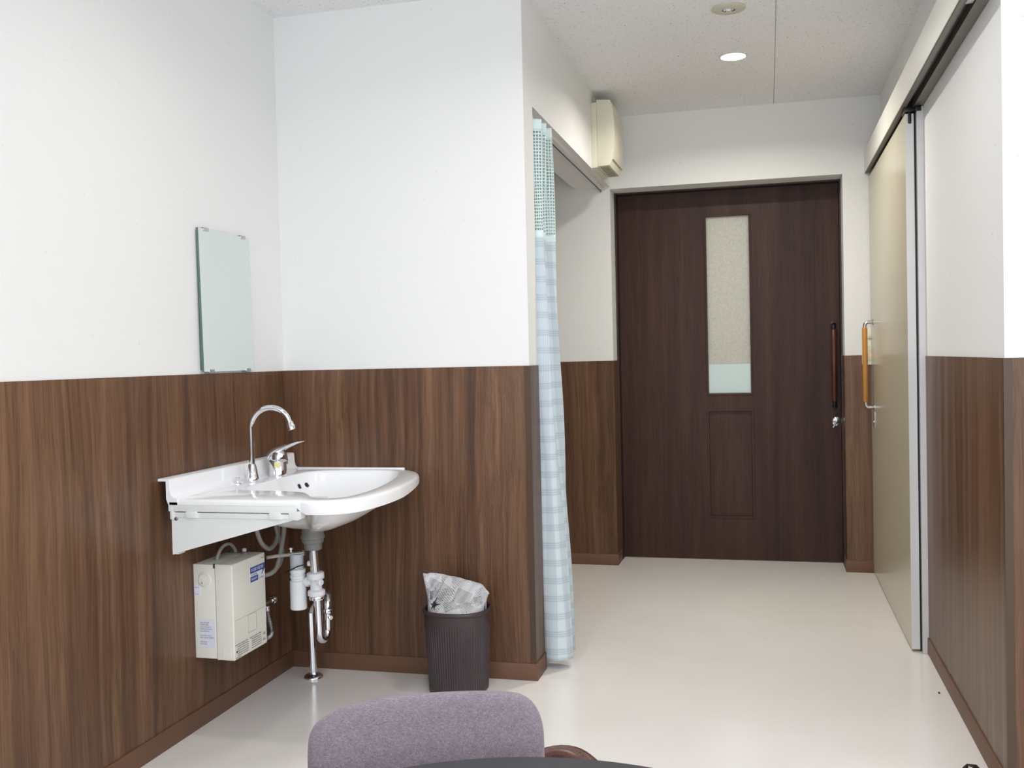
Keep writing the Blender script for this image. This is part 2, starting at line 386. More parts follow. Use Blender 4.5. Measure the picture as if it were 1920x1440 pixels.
def bead(bm, x0, x1, z0, z1, w=.012, h=.005, y=YD):
    for lo, hi in (((x0-w, y-h, z0-w), (x1+w, y+.002, z0)), ((x0-w, y-h, z1), (x1+w, y+.002, z1+w)), ((x0-w, y-h, z0), (x0, y+.002, z1)), ((x1, y-h, z0), (x1+w, y+.002, z1))):
        bm_box(bm, lo, hi, .0018, 2)
bead(bm, 1.420, 1.645, .908, 1.866, .011, .004); struct('glazing_bead', bm, 'doorwood', d1)
bm = bmesh.new(); bead(bm, 1.420, 1.645, .24, .812, .012, .005); struct('panel_moulding', bm, 'doorwood', d1)
struct('recessed_panel', B(((1.420, YD+.010, .24), (1.645, YD+.03, .812)), bev=.001), 'doorwood', d1)
# pull handle
def rounded_pull(parent, axis_out, base, z0, z1, out, r_wood, r_metal, mw, mm):
    """bar handle: two bent posts and a wooden grip; axis_out = unit vector away from the door"""
    a = Vector(axis_out); b = Vector(base)
    for z, s in ((z0, 1), (z1, -1)):
        bm = bmesh.new(); c = [Vector((0, 0, z))+b]
        pts = [c[0]+a*0, c[0]+a*(out-.018)] + [c[0]+a*(out-.018+.018*math.sin(t)) + Vector((0, 0, s*.018*(1-math.cos(t)))) for t in (PI/10, PI/5, 3*PI/10, 2*PI/5, PI/2)] + [c[0]+a*out+Vector((0, 0, s*.03))]
        bm_tube(bm, pts, r_metal, 12)
        bm_lathe(bm, [(r_metal*1.7, 0), (r_metal*1.7, .004), (r_metal*1.2, .006)], c[0], a, 16)
        obj('post', bm, mm, parent, True)
    bm = bmesh.new(); h = z1-z0-.05
    bm_lathe(bm, [(r_wood*.75, 0), (r_wood, .004), (r_wood, h-.004), (r_wood*.75, h)], b+a*out+Vector((0, 0, z0+.025)), (0, 0, 1), 20)
    obj('grip', bm, mw, parent, True)
hd = thing('pull_handle', 'dark stained vertical bar handle on the dark brown door', 'handle', (2.070, YD, 1.04))
rounded_pull(hd, (0, -1, 0), (2.070, YD, 0), .835, 1.262, .050, .0135, .010, 'handledark', 'black')
hd.parent = d1; del hd['category']; hd.name = 'pull_handle'; 
lo_ = thing('door_lock', 'round chrome lock with small turn lever under the dark handle', 'lock', (2.081, YD, .752))
bm = bmesh.new(); bm_lathe(bm, [(.023, 0), (.023, .003), (.020, .005), (.013, .006), (.013, .012), (.010, .014)], (2.081, YD, .752), (0, -1, 0), 28); obj('escutcheon', bm, 'chrome', lo_, True)
bm = bmesh.new(); bm_tube(bm, [(2.081, YD-.015, .752), (2.074, YD-.024, .742), (2.062, YD-.026, .722)], lambda t: .006-.002*t, 10); obj('thumb_turn', bm, 'chrome', lo_, True)
lo_.parent = d1; del lo_['category']

# ------------------------------------------------------------------ cream sliding door, casing, rail
XS0, XS1, YS0, YS1 = 2.236, 2.266, .575, 1.928
d2 = struct('door_2', B(((XS0, YS0, .008), (XS1, YS1, 1.990)), bev=.0012), 'cream')
struct('edge_strip', B(((XS0+.0005, YS0-.0015, .010), (XS1-.0005, YS0+.001, 1.988))), 'white', d2)
hs = thing('pull_handle', 'honey wood vertical grip on steel posts', 'handle', (XS0, 1.80, 1.05))
rounded_pull(hs, (-1, 0, 0), (XS0, 1.80, 0), .845, 1.262, .040, .0125, .0085, 'handlewood', 'steel')
hs.parent = d2; del hs['category']
bm = bmesh.new(); bm_box(bm, (XS0-.003, 1.765, .745), (XS0, 1.795, .825), .001); bm_lathe(bm, [(.009, 0), (.009, .006), (.006, .009)], (XS0-.003, 1.78, .775), (-1, 0, 0), 16)
obj('lock_plate', bm, 'steel', d2, True)
struct('trim_1', B(((2.2735, .556, 0), (XW, .585, 2.01)), bev=.001), 'white')
struct('door_gap_shade', B(((2.268, .587, 0), (2.2785, .60, 1.985))), 'black')  # black strip standing in for the shade between sliding door and casing
# rail cover: face board, top board, inner channel
rc = thing('door_rail', 'long off-white rail cover with dark track above the cream sliding door', 'rail', (2.25, .6, 2.01))
RY0 = Y4+.02
bm = bmesh.new(); bm_prism(bm, [(2.2165, 2.010), (2.2165, 2.118), (2.222, 2.126), (XW, 2.129), (XW, 2.124), (2.2235, 2.120), (2.2215, 2.114), (2.2215, 2.010)], RY0, Y2, 1); obj('cover', bm, 'headerwhite', rc)
box('lower_lip', (2.2160, RY0, 2.0085), (2.2190, Y2, 2.0150), 'headerwhite', rc)
bm = B(((2.2191, RY0, 2.010), (2.236, Y2, 2.016)), ((2.236, RY0, 2.009), (2.2385, Y2, 2.060)), ((2.262, RY0, 2.009), (2.2645, Y2, 2.060)), ((2.236, RY0, 2.060), (2.2645, Y2, 2.063)))
obj('track', bm, 'rail', rc)
box('slot', (2.2386, RY0, 2.030), (2.2619, Y2, 2.0595), 'black', rc)
box('back_channel', (2.2646, RY0, 2.011), (2.2935, Y2, 2.017), 'rail', rc)
box('end_stopper', (2.241, -.58, 2.012), (2.260, -.545, 2.030), 'steel', rc, bev=.002)
bm = bmesh.new(); bm_box(bm, (2.232, .560, 1.994), (2.270, .640, 2.012), .002); bm_box(bm, (2.268, .545, 1.992), (2.288, .60, 2.010), .002)
obj('hanger', bm, 'black', rc, True)
bm = bmesh.new(); bm_box(bm, (2.246, .566, 1.952), (2.257, .574, 2.000), .0045, 3); obj('hanger_cap', bm, 'black', rc, True)

# ------------------------------------------------------------------ switch plate on far wall
sw = thing('wall_switch', 'small ivory wall switch plate with red pilot lamp beside the wooden grip', 'switch', (2.222, Y2, 1.12))
box('plate', (2.193, Y2-.009, 1.052), (2.262, Y2-.003, 1.172), 'beige', sw, bev=.002)
box('rocker', (2.206, Y2-.013, 1.075), (2.248, Y2-.009, 1.150), 'ivory', sw, bev=.0015)
bm = bmesh.new(); bm_lathe(bm, [(.0050, 0), (.0045, .003)], (2.238, Y2-.013, 1.098), (0, -1, 0), 12); obj('pilot_lamp', bm, 'red', sw, True)
s2 = thing('wall_sensor', 'small blank ivory plate above the wall switch', 'switch', (2.243, Y2, 1.215))
box('plate', (2.220, Y2-.007, 1.185), (2.262, Y2, 1.235), 'beige', s2, bev=.002)
box('cover', (2.226, Y2-.010, 1.192), (2.256, Y2-.007, 1.228), 'beige', s2, bev=.0015)

# ------------------------------------------------------------------ ventilator box
v = thing('ventilation_unit', 'ivory wall-mounted ventilator box high beside the curtain track', 'ventilator', (X1, 1.54, 2.03))
box('mounting_plate', (X1, 1.385, 2.028), (.960, 1.705, 2.338), 'ivory', v, bev=.002)
prof = [(.960, 2.034), (1.018, 2.036), (1.029, 2.060), (1.038, 2.100), (1.043, 2.150), (1.0445, 2.195), (1.043, 2.245), (1.039, 2.300), (1.033, 2.330), (1.025, 2.346), (.960, 2.352)]
bm = bmesh.new(); bm_prism(bm, prof, 1.388, 1.703, 1, .003); obj('cover', bm, 'ivory', v, True, 30)
bm = bmesh.new(); bm_box(bm, (1.026, 1.400, 2.064), (1.0375, 1.690, 2.070), .001); obj('air_slot', bm, 'lampring', v)
bm = bmesh.new()
for i in range(9): bm_box(bm, (.970+.0045*i, 1.41, 2.0315), (.972+.0045*i, 1.68, 2.034))
o = obj('grille', bm, 'lampring', v); o['kind'] = 'stuff'

# ------------------------------------------------------------------ lamps in the corridor ceiling
e = thing('emergency_light', 'round ivory ceiling fitting with small clear bulb, unlit', 'light', (1.615, .424, HC))
bm = bmesh.new(); bm_lathe(bm, [(.024, .004), (.061, .000), (.062, -.003), (.058, -.006), (.028, -.009), (.024, -.006), (.024, .004)], (1.615, .424, HC), (0, 0, 1), 48, caps=False); obj('ring', bm, 'lampring', e, True)
bm = bmesh.new(); bm_lathe(bm, [(.0245, -.005), (.020, -.004), (.015, .0), (.010, .003), (.004, .004)], (1.615, .424, HC-.002), (0, 0, 1), 32, caps=False)
bm_lathe(bm, [(.0245, -.004), (.024, .005)], (1.615, .424, HC-.003), (0, 0, 1), 32, caps=False); obj('reflector', bm, 'chrome', e, True)
bm = bmesh.new(); bm_lathe(bm, [(.002, 0), (.009, -.002), (.010, -.006), (.006, -.011), (.001, -.012)], (1.615, .424, HC), (0, 0, 1), 16)
for a in range(6): bm_tube(bm, [(1.615+.017*math.cos(a*PI/3), .424+.017*math.sin(a*PI/3), HC-.001), (1.615+.013*math.cos(a*PI/3), .424+.013*math.sin(a*PI/3), HC-.011)], .0015, 6)
obj('bulb', bm, 'whitepvc', e, True)
bm = bmesh.new(); bm_lathe(bm, [(.0028, 0), (.002, -.002)], (1.668, .440, HC-.003), (0, 0, 1), 10); obj('test_button', bm, 'greyabs', e, True)
dl = thing('downlight', 'round lit recessed downlight in the corridor ceiling', 'light', (1.612, 1.034, HC))
bm = bmesh.new(); bm_lathe(bm, [(.052, .001), (.060, -.0), (.061, -.003), (.056, -.005), (.052, -.004)], (1.612, 1.034, HC), (0, 0, 1), 48, caps=False); obj('trim_ring', bm, 'white', dl, True)
bm = bmesh.new(); bm_lathe(bm, [(.053, -.0035), (.030, -.0045), (.001, -.005)], (1.612, 1.034, HC), (0, 0, 1), 48, caps=False); obj('diffuser', bm, 'lamp', dl, True)

# ------------------------------------------------------------------ curtain track and curtain
ct = thing('curtain_track', 'slim white curtain track under the corridor header', 'curtain track', (.89, 1.0, 2.01))
obj('rail', B(((.884, YC, 2.012), (.906, Y2, 2.024)), bev=.001), 'white', ct)
obj('groove', B(((.8785, YC, 2.010), (.8838, Y2, 2.0239))), 'black', ct)
bm = bmesh.new(); bm_box(bm, (.880, Y2-.012, 2.000), (.890, Y2-.004, 2.012), .001); obj('end_cap', bm, 'steel', ct)
cu = thing('curtain', 'pale aqua checked privacy curtain with netted top, drawn aside behind the wall corner', 'curtain', (.92, .26, 2.0))
topP = [(.880, .150), (.925, .152), (.955, .175), (.900, .190), (.868, .205), (.915, .222), (.958, .240), (.900, .262), (.868, .280), (.915, .300), (.962, .325), (.905, .345), (.875, .360), (.915, .385), (.945, .410)]
botP = [(.915, .158), (.946, .135), (.985, .128), (1.022, .150), (1.034, .185), (.985, .205), (.930, .215), (.900, .235), (.945, .262), (.995, .285), (1.010, .320), (.965, .335), (.905, .345), (.935, .375), (.985, .385)]
def resample(P, n):
    sp = smooth_path([(a, b, 0) for a, b in P], 12); L = [0]
    for a, b in zip(sp, sp[1:]): L.append(L[-1]+(b-a).length)
    out = []; j = 0
    for i in range(n):
        t = L[-1]*i/(n-1)
        while j < len(L)-2 and L[j+1] < t: j += 1
        k = (t-L[j])/max(1e-9, L[j+1]-L[j]); out.append(sp[j].lerp(sp[j+1], min(1, k)))
    return out, L[-1]
NU = 200
tp, LT = resample(topP, NU); bp, LB = resample(botP, NU)
def cpt(i, z):
    t = (2.0-z)/2.0; t = max(0, min(1, t)); s = t*t*(3-2*t)*.55+.45*t
    q = tp[i].lerp(bp[i], s)
    w = .004*math.sin(i*.23+z*7)*(1-abs(2*t-1)*.3)
    return Vector((q.x+w, q.y+w*.5, z))
ZT0, ZT1, ZN, ZB = 1.985, 1.945, 1.585, .022
def cloth(z0, z1, nz, hem=False):
    bm = bmesh.new(); uvl = bm.loops.layers.uv.new('UVMap'); grid = []
    for j in range(nz+1):
        z = z0+(z1-z0)*j/nz
        row = []
        for i in range(NU):
            zz = z
            if hem and j == nz: zz = z + .012*max(0, math.sin(i/NU*9))
            row.append(bm.verts.new(cpt(i, zz)))
        grid.append(row)
    LU = (LT+LB)/2
    for j in range(nz):
        for i in range(NU-1):
            f = bm.faces.new((grid[j][i], grid[j+1][i], grid[j+1][i+1], grid[j][i+1]))
            for l, (a, b) in zip(f.loops, ((i, j), (i, j+1), (i+1, j+1), (i+1, j))): l[uvl].uv = (a/NU*LU, z0+(z1-z0)*b/nz)
    return bm
def solid(o, t):
    m = o.modifiers.new('thickness', 'SOLIDIFY'); m.thickness = t; m.offset = 0
o = obj('cloth', cloth(ZN, ZB, 60, True), 'curtain', cu, True, 80); solid(o, .0012)
o = obj('heading_band', cloth(ZT0, ZT1, 4), 'net', cu, True, 80); solid(o, .002)
o = obj('lower_band', cloth(ZN+.0005, ZN-.030, 3), 'net', cu, True, 80); solid(o, .0025)
# netting: real strands (every second cell left open)
bm = bmesh.new(); NZ = 90; grid = [[bm.verts.new(cpt(i, ZT1+(ZN-ZT1)*j/NZ)) for i in range(NU)] for j in range(NZ+1)]
for j in range(NZ):
    for i in range(NU-1):
        if (j % 3 in (1, 2)) and (i % 3 in (1, 2)): continue
        bm.faces.new((grid[j][i], grid[j+1][i], grid[j+1][i+1], grid[j][i+1]))
bmesh.ops.delete(bm, geom=[x for x in bm.verts if not x.link_faces], context='VERTS')
o = obj('netting', bm, 'net', cu, True, 80); o['kind'] = 'stuff'; solid(o, .0012)
for k in range(5):
    bm = bmesh.new(); i = 6+k*44 if k < 4 else NU-6
    q = cpt(min(i, NU-2), ZT0); bm_tube(bm, smooth_path([(q.x, q.y, ZT0-.012), (q.x*.5+.447, q.y, ZT0+.008), (.894, q.y+.002, 2.016)], 4), .0018, 8)
    obj('hook', bm, 'white', cu, True)

# ------------------------------------------------------------------ mirror
mi = thing('wall_mirror', 'frameless upright rectangular mirror on the white wall above the basin', 'mirror', (0, -.405, 1.105))
def slab(bm, x0, x1, y0, y1, z0, z1, t=.0062):   # upright sheet whose foot stands t further out than its head
    v = [bm.verts.new((x+(t if z == z0 else 0), y, z)) for z in (z0, z1) for y in (y0, y1) for x in (x0, x1)]
    for q in ((0, 2, 3, 1), (4, 5, 7, 6), (0, 1, 5, 4), (2, 6, 7, 3), (0, 4, 6, 2), (1, 3, 7, 5)): bm.faces.new([v[i] for i in q])
box('backing', (.0, -.556, 1.112), (.006, -.253, 1.554), 'glassedge', mi)
bm = bmesh.new(); slab(bm, .0062, .0112, -.5620, -.2465, 1.1065, 1.5605); obj('mirror_glass', bm, 'mirror', mi)
bm = bmesh.new(); slab(bm, .0050, .0113, -.5640, -.5621, 1.1065, 1.5605); obj('edge_band', bm, 'glassedge', mi)
for y in (-.520, -.290):
    for z0, z1, zl in ((1.553, 1.5645, 1), (1.1025, 1.1135, 0)):
        bm = bmesh.new(); xo = .0115 if zl else .0176; bm_box(bm, (xo, y-.015, z0), (xo+.0025, y+.015, z1), .0008)
        zz = (z1-.002, z1) if zl else (z0, z0+.002)
        bm_box(bm, (0, y-.015, zz[0]), (xo+.002, y+.015, zz[1])); obj('clip', bm, 'steel', mi)

# ------------------------------------------------------------------ wash basin
sk = thing('wash_basin', 'white wall-hung basin with flat side counter and raised back ledge', 'basin', (.0, -.41, .74))
ZT = .740
outP = [(.04, -.02), (.465, -.02), (.530, -.075), (.580, -.165), (.610, -.28), (.628, -.42), (.634, -.56), (.624, -.68), (.598, -.765), (.540, -.808), (.480, -.815), (.458, -.806), (.04, -.806)]
inP = [(.150, -.590), (.128, -.50), (.124, -.30), (.132, -.17), (.165, -.095), (.25, -.062), (.40, -.058), (.475, -.095), (.515, -.20), (.548, -.36), (.566, -.52), (.565, -.64), (.548, -.715), (.500, -.742), (.452, -.725), (.415, -.670), (.370, -.622), (.290, -.604), (.20, -.602)]
CX, CY = .33, -.36
def polyhit(P, th):
    dx, dy = math.cos(th), math.sin(th); best = 0
    for (ax, ay), (bx_, by) in zip(P, P[1:]+P[:1]):
        ex, ey = bx_-ax, by-ay; den = dx*ey-dy*ex
        if abs(den) < 1e-9: continue
        t = ((ax-CX)*ey-(ay-CY)*ex)/den; s = ((ax-CX)*dy-(ay-CY)*dx)/den
        if t > 0 and -1e-6 <= s <= 1+1e-6: best = max(best, t)
    return best
cat = lambda P: [(p.x, p.y) for p in smooth_path([(a, b, 0) for a, b in P+[P[0]]], 6)[:-1]]
angs = sorted(set([2*PI*i/180 for i in range(180)] + [math.atan2(y-CY, x-CX) % (2*PI) for x, y in (outP[0], outP[1], outP[11], outP[12])]))
inS = cat(inP)
# smooth only the curved run of the outline
oc = smooth_path([(a, b, 0) for a, b in outP[1:12]], 6)
outS = [outP[0]] + [(p.x, p.y) for p in oc] + [outP[12]]
ro = [polyhit(outS, t) for t in angs]; ri = [polyhit(inS, t) for t in angs]
NR = len(angs)
# bowl floor is centred over the drain
DX, DY = .270, -.350
def ring(bm, rs, zs, k=1.0, shift=0.0):
    out = []
    for i, t in enumerate(angs):
        r = rs[i]*k; x = CX+r*math.cos(t); y = CY+r*math.sin(t)
        x += (DX-CX)*shift; y += (DY-CY)*shift
        z = zs(x, y) if callable(zs) else zs
        out.append(bm.verts.new((x, y, z)))
    return out
def droop(x, y):   # the counter rim falls a little towards its outer edge beyond the bowl
    return ZT
mixr = lambda a, d: [max(.001, r+d) for r in a]
bm = bmesh.new()
rings = [ring(bm, ri, .603, .07, 1), ring(bm, ri, .606, .25, .9), ring(bm, ri, .622, .50, .6), ring(bm, ri, .648, .70, .35), ring(bm, ri, .676, .85, .15), ring(bm, ri, .706, .945, .03), ring(bm, ri, .730, .985), ring(bm, ri, .7385, 1.0), ring(bm, mixr(ri, .008), .7405),
         ring(bm, [a+(b-a)*.5 for a, b in zip(ri, ro)], .7405), ring(bm, mixr(ro, -.010), .7405), ring(bm, mixr(ro, -.003), .738), ring(bm, ro, .731)]
def apron(x, y): return .703 if x > .462 else (.724 if x < .455 else .71)
def apron2(x, y): return .703+.018*max(0, min(1, (y+.45)/.35)) if x > .462 and y > -.80 else apron(x, y)
rings += [ring(bm, ro, apron2), ring(bm, mixr(ro, -.008), apron2), ring(bm, [min(a+.010, b-.010) for a, b in zip(ri, ro)], .704), ring(bm, ri, .688, .965, .02), ring(bm, ri, .660, .87, .15), ring(bm, ri, .632, .70, .35), ring(bm, ri, .606, .48, .6), ring(bm, ri, .590, .27, .85), ring(bm, ri, .584, .10, 1)]
for a, b in zip(rings, rings[1:]):
    for i in range(NR): bm.faces.new((a[i], a[(i+1) % NR], b[(i+1) % NR], b[i]))
bm.faces.new(rings[0]); bm.faces.new(rings[-1][::-1])
bowl = obj('bowl', bm, 'resin', sk, True, 50)
bm = bmesh.new()
bpf = [(.0040, .7915), (.0040, .797), (.0060, .7995), (.036, .7985), (.040, .796), (.041, .790), (.042, .765), (.046, .751), (.054, .7435), (.066, .7408), (.066, .724), (.036, .724), (.0300, .740), (.030, .7915)]
bm_prism(bm, bpf, -.806, -.016, 1, .0); obj('back_ledge', bm, 'resin', sk, True, 35)
box('side_ledge', (.040, -.020, .724), (.470, -.005, .745), 'resin', sk, bev=.003)
bm = bmesh.new(); bm_box(bm, (.0415, -.128, .757), (.0425, -.070, .790)); obj('sticker', bm, 'greysticker', sk)
# overflow holes: seated on the inner wall of the bowl
for y in (-.188, -.150):
    hit, loc, nor, idx = bowl.ray_cast(Vector((.30, y, .697)), Vector((-1, 0, 0)))
    bm = bmesh.new(); bm_lathe(bm, [(.0082, -.002), (.0082, .0012)], loc, nor, 20); obj('overflow_hole', bm, 'inkdark', sk)
    bm = bmesh.new(); bm_lathe(bm, [(.0080, .0005), (.0096, .0022), (.0104, -.0010)], loc, nor, 20, caps=False); obj('overflow_rim', bm, 'steel', sk, True)
bm = bmesh.new(); bm_lathe(bm, [(.030, .0), (.030, .003), (.024, .0045), (.010, .006), (.001, .007)], (DX, DY, .6025), (0, 0, 1), 28); obj('drain_plug', bm, 'chrome', sk, True)
# side bracket below the counter
br = thing('basin_bracket', 'white steel bracket with long triangular gusset under the counter edge', 'bracket', (0, -.79, .6))
YB = -.800
bm = bmesh.new(); bm_prism(bm, [(.042, .688), (.042, .576), (.062, .583), (.438, .6865), (.438, .694)], YB, YB+.003, 1); obj('gusset', bm, 'bracket', br)
box('bottom_flange', (.043, YB+.003, .5775), (.060, YB+.035, .5810), 'bracket', br)
bm = bmesh.new(); bm_box(bm, (.040, YB-.003, .686), (.452, YB+.024, .7015), .002); obj('arm', bm, 'bracket', br, True)
box('counter_support', (.036, -.8058, .7045), (.445, -.60, .7238), 'bracket', br, bev=.001)
bm = bmesh.new(); bm_box(bm, (.040, YB-.006, .680), (.054, YB+.02, .722), .004); bm_box(bm, (.000, -.735, .600), (.060, -.700, .700), .003); bm_box(bm, (.040, YB+.02, .640), (.060, -.735, .700), .001); obj('wall_plate', bm, 'bracket', br, True)
bm = bmesh.new(); bm_lathe(bm, [(.0055, 0), (.0055, .002), (.002, .003)], (.060, YB-.003, .683), (0, -1, 0), 16); obj('screw', bm, 'steel', br, True)
for x in (.112, .378):
    bm = bmesh.new(); bm_box(bm, (x-.018, YB-.010, .686), (x+.018, YB-.001, .7055), .003); obj('clip', bm, 'bracket', br, True)
bm = bmesh.new(); bm_prism(bm, [(.420, .706), (.458, .712), (.458, .690), (.446, .684), (.420, .690)], YB-.006, YB+.02, 1, .002); obj('arm_tip', bm, 'bracket', br, True)

# spout
sp = thing('swan_neck_spout', 'tall chrome swan-neck spout on flared base', 'faucet', (.092, -.415, ZT))
FX, FY = .092, -.415
bm = bmesh.new(); bm_lathe(bm, [(.021, 0), (.022, .004), (.021, .016), (.0195, .020), (.0175, .028), (.0130, .054), (.0105, .060)], (FX, FY, ZT+.0005), (0, 0, 1), 32); obj('base', bm, 'chrome', sp, True)
bm = bmesh.new(); pth = [(FX, FY, ZT+.055), (FX, FY, .82), (FX, FY, .85), (FX, FY, .905)]
R_ = .066; dv = Vector((.985, .17, 0))
arc = [Vector((FX, FY, .918))+dv*R_*(1-math.cos(a))+Vector((0, 0, R_*math.sin(a))) for a in [PI*k/20*.93 for k in range(0, 21)]]
bm_tube(bm, pth+arc, .0092, 18); obj('neck', bm, 'chrome', sp, True)
end = arc[-1]; dirn = (arc[-1]-arc[-2]).normalized()
bm = bmesh.new(); bm_lathe(bm, [(.0098, -.004), (.0118, .0), (.0118, .006), (.0138, .009), (.0138, .022), (.0105, .023)], end, dirn, 24); obj('aerator', bm, 'chrome', sp, True)
# mixer
mx = thing('lever_mixer', 'chrome single-lever mixer tap with yellow tag beside the swan-neck spout', 'tap', (.094, -.245, ZT))
MX, MY = .094, -.245
bm = bmesh.new(); bm_lathe(bm, [(.030, 0), (.0305, .003), (.030, .006), (.0295, .052), (.0275, .055)], (MX, MY, ZT+.0005), (0, 0, 1), 36); obj('body', bm, 'chrome', mx, True)
bm = bmesh.new(); bm_lathe(bm, [(.0305, .056), (.0305, .059), (.0275, .060), (.027, .072), (.0235, .083), (.012, .090), (.003, .092)], (MX, MY, ZT), (.10, 0, 1), 36); obj('cap', bm, 'chrome', mx, True)
bm = bmesh.new(); pts = smooth_path([(MX-.026, MY, ZT+.066), (MX-.006, MY, ZT+.085), (MX+.024, MY, ZT+.099), (MX+.052, MY, ZT+.108), (MX+.082, MY+.004, ZT+.117), (MX+.103, MY+.006, ZT+.120)], 5)
n = len(pts); rg = []
for i, p in enumerate(pts):
    t = i/(n-1); w = .026*(1-t)+.008*t if t < .9 else .010; h = .021*(1-t)**1.6+.0022
    T = (pts[min(i+1, n-1)]-pts[max(i-1, 0)]).normalized(); Nn = Vector((-T.z, 0, T.x))
    rg.append([bm.verts.new(p+Vector((0, 1, 0))*w*math.cos(2*PI*k/16)+Nn*h*math.sin(2*PI*k/16)) for k in range(16)])
for a, b in zip(rg, rg[1:]):
    for k in range(16): bm.faces.new((a[k], b[k], b[(k+1) % 16], a[(k+1) % 16]))
bm.faces.new(rg[0]); bm.faces.new(rg[-1]); obj('lever', bm, 'chrome', mx, True, 60)
bm = bmesh.new()
for k in range(7):
    a0 = -PI*.46+.62*k/7; a1 = -PI*.46+.62*(k+1)/7
    bm.faces.new([bm.verts.new((MX+.0312*math.cos(a), MY+.0312*math.sin(a), z)) for a, z in ((a0, ZT+.034), (a1, ZT+.034), (a1, ZT+.051), (a0, ZT+.051))])
o = obj('tag', bm, 'yellow', mx); solid(o, .0006)
kn = thing('drain_pull', 'tiny chrome pull knob', 'knob', (.060, -.462, ZT))
bm = bmesh.new(); bm_lathe(bm, [(.013, 0), (.013, .002), (.004, .004), (.003, .009)], (.064, -.462, ZT+.0005), (0, 0, 1), 20); obj('collar', bm, 'chrome', kn, True)
bm = bmesh.new(); bm_lathe(bm, [(.003, .009), (.004, .012), (.008, .018), (.0088, .020), (.008, .022)], (.064, -.462, ZT+.0005), (0, 0, 1), 20); obj('pull', bm, 'chrome', kn, True)
kn.parent = sk; kn.matrix_parent_inverse = Matrix.Translation(-Vector(sk.location)); del kn['category']

# ------------------------------------------------------------------ waste pipework
dr = thing('drain_assembly', 'waste pipe under the basin: grey tailpiece, white tee and chrome trap down to the floor', 'drain pipe', (.143, -.117, 0))
bm = bmesh.new(); bm_lathe(bm, [(.036, .584), (.0365, .560), (.0395, .556), (.0395, .549), (.036, .546), (.0345, .535), (.030, .531), (.0285, .512), (.024, .510)], (.2695, -.35, 0), (0, 0, 1), 36); obj('tailpiece', bm, 'greyabs', dr, True)
bm = bmesh.new(); bm_tube(bm, [(.2700, -.35, .520), (.2725, -.35, .470), (.275, -.35, .42)], .0150, 24); obj('upper_pipe', bm, 'chrome', dr, True)
bm = bmesh.new(); bm_lathe(bm, [(.024, 0), (.0288, .003), (.0288, .017), (.0255, .020), (.0195, .022), (.0185, .050), (.0255, .056), (.0285, .058), (.0285, .076), (.024, .079)], (.2775, -.35, .357), (-.035, 0, 1), 36); obj('white_tee', bm, 'whitepvc', dr, True)
bm = bmesh.new(); bm_lathe(bm, [(.0115, 0), (.0115, .012), (.008, .016)], (.292, -.365, .406), (.9, -.25, 0), 20); obj('tee_plug', bm, 'whitepvc', dr, True)
bm = bmesh.new(); bm_tube(bm, [(.215, -.35, .404), (.268, -.35, .402)], .0125, 18); bm_lathe(bm, [(.017, 0), (.017, .010)], (.242, -.35, .403), (1, 0, 0), 20); obj('side_branch', bm, 'whitepvc', dr, True)
bm = bmesh.new(); bm_lathe(bm, [(.018, .344), (.026, .346), (.027, .352), (.024, .358), (.019, .360)], (.2795, -.35, 0), (0, 0, 1), 30); obj('trap_nut', bm, 'chrome', dr, True)
# J bend: down, round, up, over and down behind to the floor
pts = [(.2795, -.35, .36), (.2815, -.35, .30), (.2825, -.35, .25)]
for k in range(0, 9):
    a = PI*k/8; pts.append((.2825 + .003*(1-math.cos(a)), -.35+.026*(1-math.cos(a)), .236-.030*math.sin(a)))
pts += [(.2885, -.297, .27), (.288, -.294, .305)]
q0 = Vector((.310, -.290, .305)); q1 = Vector((.1370, -.117, .232))
pts += [(.283, -.284, .330), (.268, -.262, .342), (.230, -.218, .330), (.185, -.170, .300), (.153, -.132, .270), (.1385, -.1175, .235)]
bm = bmesh.new(); bm_tube(bm, smooth_path(pts, 4), .0135, 18); obj('trap', bm, 'chrome', dr, True)
bm = bmesh.new(); bm_lathe(bm, [(.0165, 0), (.018, .003), (.018, .012), (.0165, .015)], (.2885, -.2965, .285), (-.02, .05, 1), 20); bm_lathe(bm, [(.006, 0), (.008, .010), (.006, .012)], (.300, -.306, .275), (.8, -.5, 0), 14); obj('trap_coupling', bm, 'chrome', dr, True)
bm = bmesh.new(); bm_tube(bm, [(.1385, -.1175, .245), (.140, -.117, .15), (.1430, -.117, .006)], .0150, 20); obj('floor_pipe', bm, 'chrome', dr, True)
bm = bmesh.new(); bm_lathe(bm, [(.0345, 0), (.0350, .004), (.033, .009), (.026, .014), (.0175, .017), (.0155, .022)], (.143, -.117, .0), (0, 0, 1), 40); obj('floor_flange', bm, 'chrome', dr, True)
bm = bmesh.new(); bm_lathe(bm, [(.009, 0), (.009, .012), (.006, .014)], (.262, -.35, .463), (-1, 0, .05), 16); obj('small_plug', bm, 'whitepvc', dr, True)
hp = thing('relief_hopper', 'white cylindrical drip hopper with clear upper cup beside the tailpiece', 'hopper', (.21, -.35, .35))
bm = bmesh.new(); bm_lathe(bm, [(.0255, .311), (.0275, .313), (.0270, .405), (.0235, .407), (.0235, .414), (.0262, .416), (.0262, .424), (.0240, .426), (.0240, .431), (.0262, .433), (.0262, .444), (.022, .446)], (.2115, -.35, 0), (0, 0, 1), 32); obj('cup_body', bm, 'whitepvc', hp, True)
bm = bmesh.new(); bm_lathe(bm, [(.0225, .444), (.0225, .488), (.0240, .490), (.0240, .494)], (.2090, -.35, 0), (0, 0, 1), 28); obj('clear_cup', bm, 'frost', hp, True)
bm = bmesh.new(); bm_tube(bm, smooth_path([(.178, -.372, .436), (.200, -.380, .446), (.225, -.376, .458), (.252, -.362, .464)], 5), .002, 8); obj('cable_tie', bm, 'black', hp, True)
